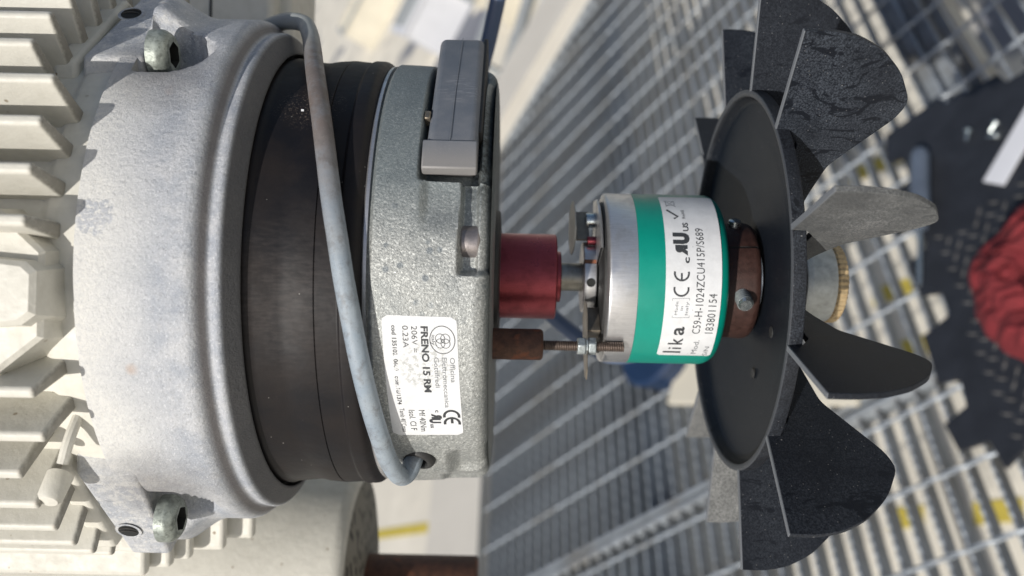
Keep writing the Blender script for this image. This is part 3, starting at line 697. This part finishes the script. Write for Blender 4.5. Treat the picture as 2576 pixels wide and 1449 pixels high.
# torque spring: bent thin sheet, lower leaf to the stud, upper leaf with its screw
lowleaf = prism_x([(-8, 10), (-9, 18.5), (-14, 21.5), (-30, 25.2), (-33.5, 23.2), (-33, 17), (-22, 8), (-14, 4)], 24.75, 25.05)
link('spring_leaf', *lowleaf, M['spring'], en, sharp=20)
link('spring_flange', *prism_x([(-10.3, 12.8), (-17.5, 20.6), (-18.0, 20.3), (-20.5, 13), (-10.6, 9)], 25.0, 29.3), M['spring'], en, sharp=20)
upl = []
for i in range(13):
    a = math.pi*2*i/12; upl.append((17.5+9.6*math.cos(a), -3+9.0*math.sin(a)))
V, F = prism_x(upl, 20.6, 20.9); V = [(x+0.07*(b+3)+ 0.3, a, b) for x, a, b in V]
link('spring_leaf', V, F, M['thin'], en, sharp=20)
link('spring_flange', *prism_x([(23.2, -2), (23.2, -1.6), (13.0, 5.8), (12.6, 5.2), (13, -2)], 22.2, 26.4), M['spring'], en, sharp=20)
link('fixing_screw', *lathe(rounded([(25.4, 0.01), (25.4, 2.6), (29.0, 2.6)], 0.5), 28, 20.0, 0.5), M['chrome'], en)
link('fixing_screw', *lathe(rounded([(25.6, 0.01), (25.6, 1.5), (29.0, 1.5)], 0.4), 20, 12.6, 6.0), M['red'], en)

def A(th): return math.radians(th)*ER
def et(s, t0, x0, h, t1, m=I_, **k): return text(s, onenc, A(t0), 58.0-x0, h, A(t1)-A(t0), m, lab, lift=0.09, **k)
et('l', -56.2, 56.4, 6.0, -54.3, bold=0.0); et('i', -51.8, 56.3, 4.6, -50.0); et('k', -47.0, 56.1, 4.6, -41.0, bold=0.015); et('a', -38.5, 55.9, 4.6, -31.8, bold=0.02)
for f in (0, 1, 2, 3):
    b = 58.0; q = [(A(-25.0), b-57.0), (A(-12.4), b-56.6), (A(-12.8), b-51.2), (A(-25.4), b-51.6), (A(-25.0), b-57.0)]
    stroke(onenc, q[f:f+2], 0.12, M['greyink'], lab, lift=0.09)
for i, s in enumerate(('Made', 'in', 'Italy')): et(s, -23.4+(3 if i == 1 else 0), 53.1+1.65*i, 0.95, -14.6-(3 if i == 1 else 0), M['greyink'])
ce(onenc, A(-11.0), 58.0-56.1, A(17.0), 4.5, 0.62, I_, lab)
et('c', 9.2, 56.3, 1.9, 13.0, bold=0.03); et('R', 14.0, 55.4, 3.2, 21.0, bold=0.09, mirror=True); et('U', 21.6, 56.0, 4.3, 29.6, bold=0.09); et('US', 30.8, 56.5, 1.7, 37.6, bold=0.03)
stroke(onenc, [(A(41.0), 58-52.3), (A(42.8), 58-53.7), (A(49.5), 58-50.3)], 0.75, I_, lab, lift=0.09); et('RoHS', 41.2, 56.0, 1.0, 49.5)
bx = lambda t, x: (A(t), 58.0-x)
stroke(onenc, [bx(53.2, 53.6), bx(61.2, 50.2)], 0.22, M['greyink'], lab, lift=0.09); stroke(onenc, [bx(53.2, 50.4), bx(61.2, 53.4)], 0.22, M['greyink'], lab, lift=0.09)
stroke(onenc, [bx(54.6, 50.6), bx(55.4, 53.4), bx(59.8, 53.4), bx(60.8, 50.6), bx(54.6, 50.6)], 0.22, M['greyink'], lab, lift=0.09)
stroke(onenc, [(A(-57.6), 58-59.0), (A(-20), 58-57.9), (A(20), 58-57.5), (A(61), 58-57.3)], 0.12, M['greyink'], lab, lift=0.09)
et('Mod.', -57.0, 61.6, 1.75, -42.5, M['greyink']); et('C59-H-1024ZCU415P/S689', -37.0, 61.1, 2.55, 33.2, bold=0.0, spacing=1.05)
et('S/N', -59.3, 65.4, 1.5, -48.5, M['greyink']); et('183801154', -36.5, 65.3, 2.6, -9.3, spacing=1.05)
for c in lab.children: c.location = (0, 0, 0)

# ------------------------------------------------------------------ 5 stud with standoff and nuts
sdm = thing('threaded_stud', 'rusty brown standoff with a threaded rod and two hexagon nuts, below the red coupling', 'threaded stud', (10, -22.6, 21.5))
SY, SZ = -22.6, 21.2
link('standoff', *lathe(rounded([(-7, 0.01), (-7, 5.1), (9.8, 5.1), (10.6, 4.4), (10.6, 0.01)], 0.4), 40, SY, SZ), M['rust'], sdm, sharp=40)
link('threaded_rod', *helix_rod(10.3, 37.0, SY-0.2, SZ, 1.75, 0.75, 0.35), M['thread'], sdm, sharp=80)
for x0, x1, rot in ((21.8, 24.5, 8), (25.4, 27.9, 20)):
    pts = [(SY-0.2+3.05*math.sin(R(60*i+rot)), SZ+3.05*math.cos(R(60*i+rot))) for i in range(6)]
    bev(link('hexagon_nut', *prism_x(pts, x0, x1), M['nut'], sdm, sharp=25), 0.35, 2)
link('lock_washer', *lathe([(24.6, 1.7), (24.6, 2.9), (25.2, 2.9), (25.35, 1.7)], 20, SY-0.2, SZ), M['nut'], sdm)

# ------------------------------------------------------------------ 6 cooling fan
fa = thing('cooling_fan', 'black plastic fan wheel with twelve flat dusty blades on the right', 'fan', (85, 0, 0))
link('disc', *lathe(rounded([(78.2, 62.8), (80.8, 61.6), (81.3, 50), (83.2, 32), (84.0, 20), (84.6, 12), (86.5, 12), (86.5, 20), (83.8, 50), (81.3, 61)], 0.8, 3), 128), M['disc'], fa, sharp=50)
link('rim', *lathe(rounded([(79.8, 62.6), (77.3, 63.2), (76.9, 64.6), (77.1, 65.5), (81.2, 65.3), (81.4, 61.0)], 0.5, 3), 144), M['rim'], fa, sharp=50)
0 and link('hub_boss', *lathe(rounded([(81.6, 22), (81.4, 25), (84.6, 26.5)], 0.6), 72), M['gasket'], fa)
hc = link('hub_collar', *merge(lathe(rounded([(70.4, 10), (70.6, 19.8), (80.8, 20.3), (82.4, 19.4), (82.6, 10)], 1.0, 4), 84, 0, 0, 33.9, 391.8)), M['brown'], fa, sharp=40)
link('collar_split', *box(71, 82, 10.2, 11.2, 14, 16.0), M['gasket'], fa)
V, F = helix_rod(-5, 5.0, 0, 0, 2.75, 1.1, 0.5, 20)
link('set_screw', *aim((V, F), (76.0, -5.2, 18.6), (0.02, -0.52, 0.85)), M['nut'], fa, sharp=80)
link('set_screw_tip', *aim(lathe([(4.9, 2.5), (6.0, 1.9), (6.1, 0.01)], 20), (76.0, -5.2, 18.6), (0.02, -0.52, 0.85)), M['chrome'], fa)
link('set_screw', *aim(lathe([(0, 2.0), (2.4, 2.0), (2.8, 1.4), (2.8, 0.01)], 20), cylpt(75.8, 68, 19.6), (0.0, 0.9, 0.4)), M['chrome'], fa)
for t, x in ((-30, 82.6), (-72, 82.3)):
    link('disc_hole', *lathe([(x, 0.01), (x, 1.6), (x+.3, 1.9)], 16, 33*math.sin(R(t)), 33*math.cos(R(t))), M['gasket'], fa)
def blade():
    poly = rounded([(77.0, 64.8), (77.0, 97.0), (84.0, 97.2), (92.0, 95.8), (100.0, 91.8), (107.5, 84.8), (112.8, 75.5), (110.8, 70.0), (96.0, 52.2), (93.0, 40), (90.5, 22), (86.5, 20), (84.5, 60), (81.5, 64.6)], 1.5, 3,
                   [0, .3, 3, 3, 3, 3, 2.6, 2.6, 2.0, 3, 1, 1, .5, 0])
    n = len(poly); t = 0.95
    V = [(x, -t*(1.25-0.35*(r-20)/77), r) for x, r in poly]+[(x, t*(1.25-0.35*(r-20)/77), r) for x, r in poly]
    F = [tuple(range(n)), tuple(range(2*n-1, n-1, -1))]+[(i, (i+1) % n, n+(i+1) % n, n+i) for i in range(n)]
    return V, F
bm0 = None
for k in range(12):
    a = 13.0+30*k+(0.6 if k % 3 == 1 else -0.3)
    if bm0 is None:
        b = link('blade', *blade(), M['black'], fa, sharp=30); bev(b, 0.22, 1, 40); bm0 = b.data
    else:
        b = bpy.data.objects.new('blade', bm0); COL.objects.link(b); b.parent = fa; b.location = (-0.085, 0, 0)
        m = b.modifiers.new('bevel', 'BEVEL'); m.width = 0.00022; m.segments = 1; m.limit_method = 'ANGLE'; m.angle_limit = R(40)
    b.rotation_euler = (R(-a), 0, 0)
    if k in (0, 7, 8): b.material_slots[0].link = 'OBJECT'; b.material_slots[0].material = M['dusty']; b['label'] = 'blade coated with pale dust'
    if k == 1: b.material_slots[0].link = 'OBJECT'; b.material_slots[0].material = M['streaked']; b['label'] = 'blade with dark wet streaks'
ke = thing('shaft_end_collar', 'grey metal collar with a knurled yellowed edge behind the fan blades', 'collar', (106, 0, 0))
link('collar_body', *lathe(rounded([(99.4, 0.01), (99.4, 13.4), (101.5, 13.8), (109.8, 13.8), (110.2, 12)], 0.5), 64), M['galv'], ke, sharp=40)
n = 44; V = []; F = []
for x, dr in ((109.6, 0), (110.4, .55), (112.9, .45), (113.6, -.5)):
    for i in range(n*2): r = 13.6+dr-(0.45 if i % 2 else 0); a = math.pi*i/n; V.append((x, r*math.sin(a), r*math.cos(a)))
F = [(j*2*n+i, j*2*n+(i+1) % (2*n), (j+1)*2*n+(i+1) % (2*n), (j+1)*2*n+i) for j in range(3) for i in range(2*n)]+[tuple(6*n+i for i in range(2*n))]
link('knurled_rim', V, F, M['brass'], ke, smooth=False)

# ------------------------------------------------------------------ 7 second motor, terminal box (motor frame, further off)
m2 = thing('second_motor', 'blurred cream motor cowl with a perforated end behind the lower left', 'electric motor', (-100, -150, -112))
link('cowl', *lathe(rounded([(-330, 40), (-330, 58), (-120, 57), (-74, 54.5), (-70.5, 52.5), (-69.5, 49)], 3, 4), 96, -150, -112), M['cream'], m2)
link('perforated_end', *lathe([(-69.6, 50), (-67.5, 40), (-66.5, 20), (-66.5, 0.01)], 72, -150, -112), M['perf'], m2)
link('drive_shaft', *lathe(rounded([(-72, 16.5), (-14.5, 16.5), (-13.5, 15.6), (-13.5, 0.01)], 0.6), 64, -151.5, -112), M['rust'], m2)
tb = thing('terminal_box', 'cream terminal box behind the top of the grey end shield', 'terminal box', (-150, 130, -70))
bev(link('box_body', *box(-230, -104, 96, 240, -120, -62), M['cream'], tb), 3, 3)
bev(link('box_lid', *box(-130, -99, 92, 240, -118, -72), M['cream'], tb), 2.5, 3)
link('lid_gap', *box(-131, -130, 93, 240, -110, -61.6), M['gasket'], tb)

# navy cable behind: from the top edge, behind the brake and the encoder
nc = thing('encoder_cable', 'dark blue cable passing behind the brake and the encoder', 'cable', (0, 60, -90))
link('cable_sheath', *tube(catmull([(10, 230, -60), (-2, 160, -72), (-12, 112, -86), (-19, 84, -95), (-22, 50, -100), (-12, 18, -100), (12, -10, -98), (28, -24, -96), (44, -34, -90), (56, -30, -60), (58, -20, -25)], 10), 3.6, 18), M['navycable'], nc)

# ------------------------------------------------------------------ 8 platform of steel grating (world metres)
pf = bpy.data.objects.new('steel_platform', None); COL.objects.link(pf); pf['kind'] = 'structure'
X0, X1, EY = -1.54, 0.62, 0.690
def yend(x): return 2.235+0.555*(x+1.54)
def bar_vf(y0, y1):
    n = int((y1-y0)/0.0075); ys = np.linspace(y0, y1, n+1); V = []; F = []
    for i, y in enumerate(ys):
        zt = 0.0 if i % 2 else -0.0028
        for dx in (-0.0018, 0.0018): V.append((dx, y, zt))
        for dx in (-0.0018, 0.0018): V.append((dx, y, -0.030))
    for i in range(n):
        a = 4*i; b = a+4
        F += [(a, a+1, b+1, b), (a+2, b+2, b+3, a+3), (a, b, b+2, a+2), (a+1, a+3, b+3, b+1)]
    F += [(0, 2, 3, 1), (4*n, 4*n+1, 4*n+3, 4*n+2)]
    return V, F
nearb = link('bar', *bar_vf(-0.35, EY-0.012), M['steel'], pf, scale=1, smooth=False)
farb = link('bar', *bar_vf(0, 1.0), M['steel'], pf, scale=1, smooth=False)
nb = int((X1-X0)/0.0305)
for i in range(nb):
    x = X0+0.02+i*0.0305
    for src, far in ((nearb, False), (farb, True)):
        if i == 0: o = src
        else: o = src.copy(); COL.objects.link(o); o.parent = pf
        if far:
            y1 = yend(x)+0.04; o.location = (x, EY+0.012, 0); o.scale = (1, y1-EY-0.012, 1)
        else: o.location = (x+0.009, 0, 0)
# cross rods, twisted square
def rod_vf(L):
    n = int(L/0.012); V = []; F = []
    for i in range(n+1):
        for k in range(4):
            a = math.pi/2*k+i*0.55; V.append((L*i/n, 0.0035*math.cos(a), 0.0035*math.sin(a)-0.0005))
    for i in range(n):
        for k in range(4): F.append((4*i+k, 4*i+(k+1) % 4, 4*i+4+(k+1) % 4, 4*i+4+k))
    return V, F
rod0 = link('cross_rod', *rod_vf(X1-X0), M['steel'], pf, scale=1, smooth=False)
ys = [EY+0.125+0.1008*i for i in range(23)]+[EY-0.045-0.1008*i for i in range(9)]
for i, y in enumerate(ys):
    o = rod0 if i == 0 else rod0.copy()
    if i: COL.objects.link(o); o.parent = pf
    xs = X0 if y < 2.2 else X0+(y-2.235)/0.555+0.02
    o.location = (xs, y+0.0025*math.sin(i*2.3), 0); o.rotation_euler = (0, 0, 0.0015*math.sin(i*3.7)); o.scale = ((X1-xs)/(X1-X0), 1, 1)
for y in (EY-0.009, EY+0.007):
    link('edge_strip', *box(X0, X1, y-0.003, y+0.003, -0.034, 0.002), M['steel'], pf, scale=1, smooth=False)
kw = 0.24
link('edge_beam', *box(X0-kw, X0-0.002, -0.6, 2.20, -0.16, 0.014), M['kerb'], pf, scale=1, smooth=False)
dX, dY = math.cos(R(29.2)), math.sin(R(29.2))
def diag(t0, t1, w0, w1, z0, z1):
    P = [(X0+0.0+dX*t-dY*w, 2.232+dY*t+dX*w) for t, w in ((t0, w0), (t1, w0), (t1, w1), (t0, w1))]
    return prism_z(P, z0, z1)
link('edge_beam', *diag(-0.28, 3.0, 0.0, 0.26, -0.16, 0.055), M['kerb'], pf, scale=1, smooth=False)
link('edge_strip', *diag(-0.28, 3.0, -0.012, -0.001, -0.034, 0.003), M['steel'], pf, scale=1, smooth=False)
link('support_beam', *box(-0.3, -0.22, -0.6, 2.9, -0.16, -0.034), M['steel'], pf, scale=1, smooth=False)
link('support_beam', *box(-1.0, -0.94, -0.6, 2.5, -0.14, -0.034), M['steel'], pf, scale=1, smooth=False)

# lower floor
LZ = -1.2
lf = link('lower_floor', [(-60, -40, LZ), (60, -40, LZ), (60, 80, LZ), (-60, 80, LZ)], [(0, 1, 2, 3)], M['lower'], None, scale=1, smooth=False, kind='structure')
for x, y, l0, l1 in ((-4.16, 2.20, -4, 0.45), (-0.90, 2.375, -0.10, 0.12), (-0.95, 1.83, -0.12, 0.12), (-0.944, 1.60, -0.1, 0.12), (-1.18, 1.12, -0.06, 0.05), (-0.93, 1.04, -0.07, 0.06)):
    d = np.array((0.957, -0.29)); nn = np.array((0.29, 0.957))*0.030; c = np.array((x, y))
    link('yellow_line', *prism_z([tuple(c+d*l0-nn), tuple(c+d*l1-nn), tuple(c+d*l1+nn), tuple(c+d*l0+nn)], LZ, LZ+0.004), M['yellow'], None, scale=1, smooth=False, kind='structure')

# blurred equipment standing beyond the platform
def unit(x, y, w, d, h, rz, mat, label, z=LZ, grp='pale equipment units beyond the platform'):
    t = thing('equipment_unit', label, 'equipment unit', frame=(x, y, z), group=grp); t.rotation_euler = (0, 0, R(rz))
    bev(link('cabinet', *box(-w/2, w/2, -d/2, d/2, 0, h), M[mat], t, scale=1, smooth=False), 12, 2)
    link('top_panel', *box(-w/2-.02, w/2+.02, -d/2-.02, d/2+.02, h, h+.03), M['greyunit' if mat != 'white' else 'white'], t, scale=1, smooth=False)
    for i in range(5):
        link('louvre', *box(-w/2+.06, w/2-.06, -d/2+.06+i*(d-.12)/5, -d/2+.06+i*(d-.12)/5+0.045, h+.03, h+.07), M['beige' if mat != 'white' else 'greyunit'], t, scale=1, smooth=False)
    return t
UN = [(-2.35, 5.3), (-3.6, 5.0), (-2.9, 6.7), (-4.9, 6.2), (-1.6, 6.1), (-4.3, 8.0), (-6.3, 8.0), (-2.9, 8.6), (-6.6, 11.0), (-0.6, 5.2)]
UL = ['pale low equipment unit just beyond the diagonal cream beam', 'pale equipment unit left of the others behind the cable bend', 'white equipment unit in the second row beyond the beam',
      'pale equipment unit beyond the black rubber band', 'pale unit partly behind the blue cable', 'beige unit in the far row', 'leftmost far pale unit above the end shield', 'far beige unit behind the second row', 'farthest pale unit near the top edge', 'pale unit right of the blue cable']
for i, ((x, y), l) in enumerate(zip(UN, UL)):
    unit(x, y, 0.75+0.1*(i % 3), 0.55+0.1*(i % 2), 0.30+0.08*(i % 3), 28+6*(i % 2), ('beige', 'white', 'beige', 'beige')[i % 4], l)
for i, (p, q, r_, l) in enumerate((((-3.3, 3.6, -0.6), (-1.3, 8.5, -0.6), 0.045, 'grey pipe running diagonally beyond the beam, leftmost of three'),
                                   ((-1.95, 3.2, -0.25), (-0.6, 6.5, -0.25), 0.03, 'thin grey pipe close behind the diagonal cream beam'),
                                   ((-2.6, 3.4, -0.5), (0.2, 6.8, -0.5), 0.03, 'pale pipe between the two other pipes beyond the beam'))):
    t = thing('pipe', l, 'pipe', frame=(0, 0, 0), group='pipes beyond the platform')
    link('pipe_tube', *tube([p, q], r_, 16), M['greyunit'] if i < 2 else M['white'], t, scale=1)
    for u in (0.25, 0.75):
        m_ = np.array(p)*(1-u)+np.array(q)*u
        link('bracket', *box(m_[0]-.02, m_[0]+.02, m_[1]-.02, m_[1]+.02, LZ, m_[2]), M['greyunit'], t, scale=1, smooth=False)

# navy bucket and white board on the grating
bk = thing('bucket', 'dark navy blue round container on the grating behind the green encoder', 'container', frame=(-0.903, 0.992, 0.001))
link('shell', *[q for q in ([(z_, y_, -x_+0.0) for x_, y_, z_ in lathe([(-0.0, 0.076), (-0.045, 0.083), (-0.05, 0.085), (-0.055, 0.078), (-0.05, 0.0001)], 40)[0]], lathe([(0, 1)]*5, 40)[1])], M['navy'], bk, scale=1)
wb = thing('cream_board', 'pale cream flat board lying on the grating behind the fan', 'board', frame=(-0.70, 0.815, 0.004))
wb.rotation_euler = (0, 0, R(-28)); bev(link('board', *box(-0.22, 0.19, -0.045, 0.045, 0, 0.012), M['beige'], wb, scale=1, smooth=False), 2, 2)

# mat with notched edge
mt = thing('rubber_mat', 'black tread-patterned rubber mat with a notched edge lying on the grating', 'mat', frame=(0, 0, 0.003))
edge = [(0.6, 0.93), (-0.10, 1.055), (-0.155, 1.066), (-0.15, 1.045), (-0.185, 1.05), (-0.19, 1.075), (-0.27, 1.09), (-0.275, 1.11), (-0.37, 1.115), (-0.385, 1.06), (-0.36, 1.05), (-0.362, 1.00), (-0.405, 0.99), (-0.415, 0.925), (-0.375, 0.915), (-0.378, 0.865),
        (-0.412, 0.86), (-0.414, 0.80), (-0.385, 0.785), (-0.386, 0.745), (-0.43, 0.735), (-0.434, 0.66), (-0.405, 0.65), (-0.41, 0.61), (-0.445, 0.60), (-0.44, 0.56), (-0.40, 0.555), (-0.395, 0.515), (-0.36, 0.53), (-0.33, 0.515), (-0.32, 0.535), (-0.2, 0.50), (0.6, 0.45)]
link('mat_sheet', *prism_z(edge, 0.0, 0.007), M['mat'], mt, scale=1, smooth=False)
V = []; F = []
for i in range(46):
    for j in range(34):
        x = -0.40+i*0.021+(0.0105 if j % 2 else 0); y = 0.53+j*0.0155
        if x < -0.375 or x > 0.4 or y > 0.86+0.02*random.random() or (y > 0.72 and x < -0.36): continue
        a = R(55) if (i+j) % 2 else R(-35); L, w = 0.0095, 0.0026
        c, s = math.cos(a), math.sin(a); o = len(V)
        for u, v_ in ((-L, 0), (0, -w), (L, 0), (0, w)): V.append((x+u*c-v_*s, y+u*s+v_*c, 0.0072))
        V.append((x, y, 0.0092)); F += [(o, o+1, o+4), (o+1, o+2, o+4), (o+2, o+3, o+4), (o+3, o, o+4)]
link('raised_tread', V, F, M['tread'], mt, scale=1, smooth=False, kind='stuff')

# red cloth, a crumpled heap
from mathutils import noise as mn
cl = thing('red_cloth', 'crumpled dark red cloth lying on the black mat at the right edge', 'cloth', frame=(-0.238, 0.712, 0.0105))
N = 110; V = []; F = []
for i in range(N+1):
    for j in range(N+1):
        u = i/N*2-1; v_ = j/N*2-1
        a = math.atan2(v_, u); rr = max(abs(u), abs(v_))
        edge_r = 0.112*(1+0.10*mn.noise((math.cos(a)*1.6, math.sin(a)*1.6, 3.0))+0.06*mn.noise((math.cos(a)*4, math.sin(a)*4, 7.0)))
        x = rr*edge_r*math.cos(a)*1.05; y = rr*edge_r*math.sin(a)*1.15
        w1 = mn.noise((x*22, y*22, 1.7)); ridge = 1-abs(mn.noise((x*12+w1*0.9, y*12+w1*0.8, 0.3)))*2.1; r2 = 1-abs(mn.noise((x*42+w1, y*42, 5.3)))*2
        h = (1-rr**5)*(0.030+0.022*ridge+0.004*r2-0.013*math.exp(-abs(mn.noise((x*14+w1*1.5, y*14, 9.1)))*14)-0.007*math.exp(-abs(mn.noise((x*30+w1, y*30, 2.2)))*10)-0.020*math.exp(-((x+0.02)**2+(y-0.01)**2)/0.0006))
        V.append((x, y, max(h, 0.0004)))
F = [(i*(N+1)+j, (i+1)*(N+1)+j, (i+1)*(N+1)+j+1, i*(N+1)+j+1) for i in range(N) for j in range(N)]
link('cloth_folds', V, F, M['cloth'], cl, scale=1, sharp=180)

# screwdriver
sv = thing('screwdriver', 'screwdriver with a smoky blue handle lying on the black mat', 'screwdriver', frame=(-0.350, 0.945, 0.0255))
a_ = Vector((0.024, 0.078, 0)); d_ = Vector((-0.046, -0.134, 0)).normalized()
def tov(prof, seg, org, d):
    V, F = lathe(prof, seg); return aim((V, F), org, d)
link('handle', *tov(rounded([(0, 0.0001), (0.0, 0.011), (0.012, 0.0145), (0.100, 0.0145), (0.128, 0.0095), (0.140, 0.0120), (0.142, 0.0001)], 0.004), 12, a_, d_), M['handle'], sv, scale=1)
link('blade_shaft', *tov([(0.14, 0.0035), (0.225, 0.0035), (0.235, 0.002), (0.235, 0.0001)], 12, a_, d_), M['chrome'], sv, scale=1)
# ruler
ru = thing('ruler', 'flat white plastic ruler on the black mat above the red cloth', 'ruler', frame=(-0.262, 0.897, 0.0115))
bev(link('strip', *box(0, 0.30, -0.017, 0.017, 0, 0.003), M['white'], ru, scale=1, smooth=False), 1, 2); ru.rotation_euler = (0, 0, R(38))
# small screws on the mat
for i, (x, y, l) in enumerate(((-0.259, 1.005, 'small bright screw on the black mat, left of a pair of screws'), (-0.223, 0.987, 'small bright screw on the black mat, upper one of the pair'), (-0.229, 0.967, 'small bright screw on the black mat, lower one of the pair'))):
    t = thing('loose_screw', l, 'screw', frame=(x, y, 0.0165), group='loose screws on the mat')
    link('screw_head', *tov([(0, 0.0001), (0, 0.005), (0.003, 0.0055), (0.0045, 0.0045), (0.0045, 0.0001)], 14, Vector((0, 0, 0)), Vector((0.5, 0.8-i*0.6, 0.1))), M['chrome'], t, scale=1)
    link('screw_thread', *tov([(-0.014, 0.0001), (-0.0135, 0.0022), (0, 0.0026)], 12, Vector((0, 0, 0)), Vector((0.5, 0.8-i*0.6, 0.1))), M['chrome'], t, scale=1)

# parts of parts sit in their parent's own coordinates
for o in bpy.data.objects:
    if o.parent and o.parent.parent: o.location = (0, 0, 0)
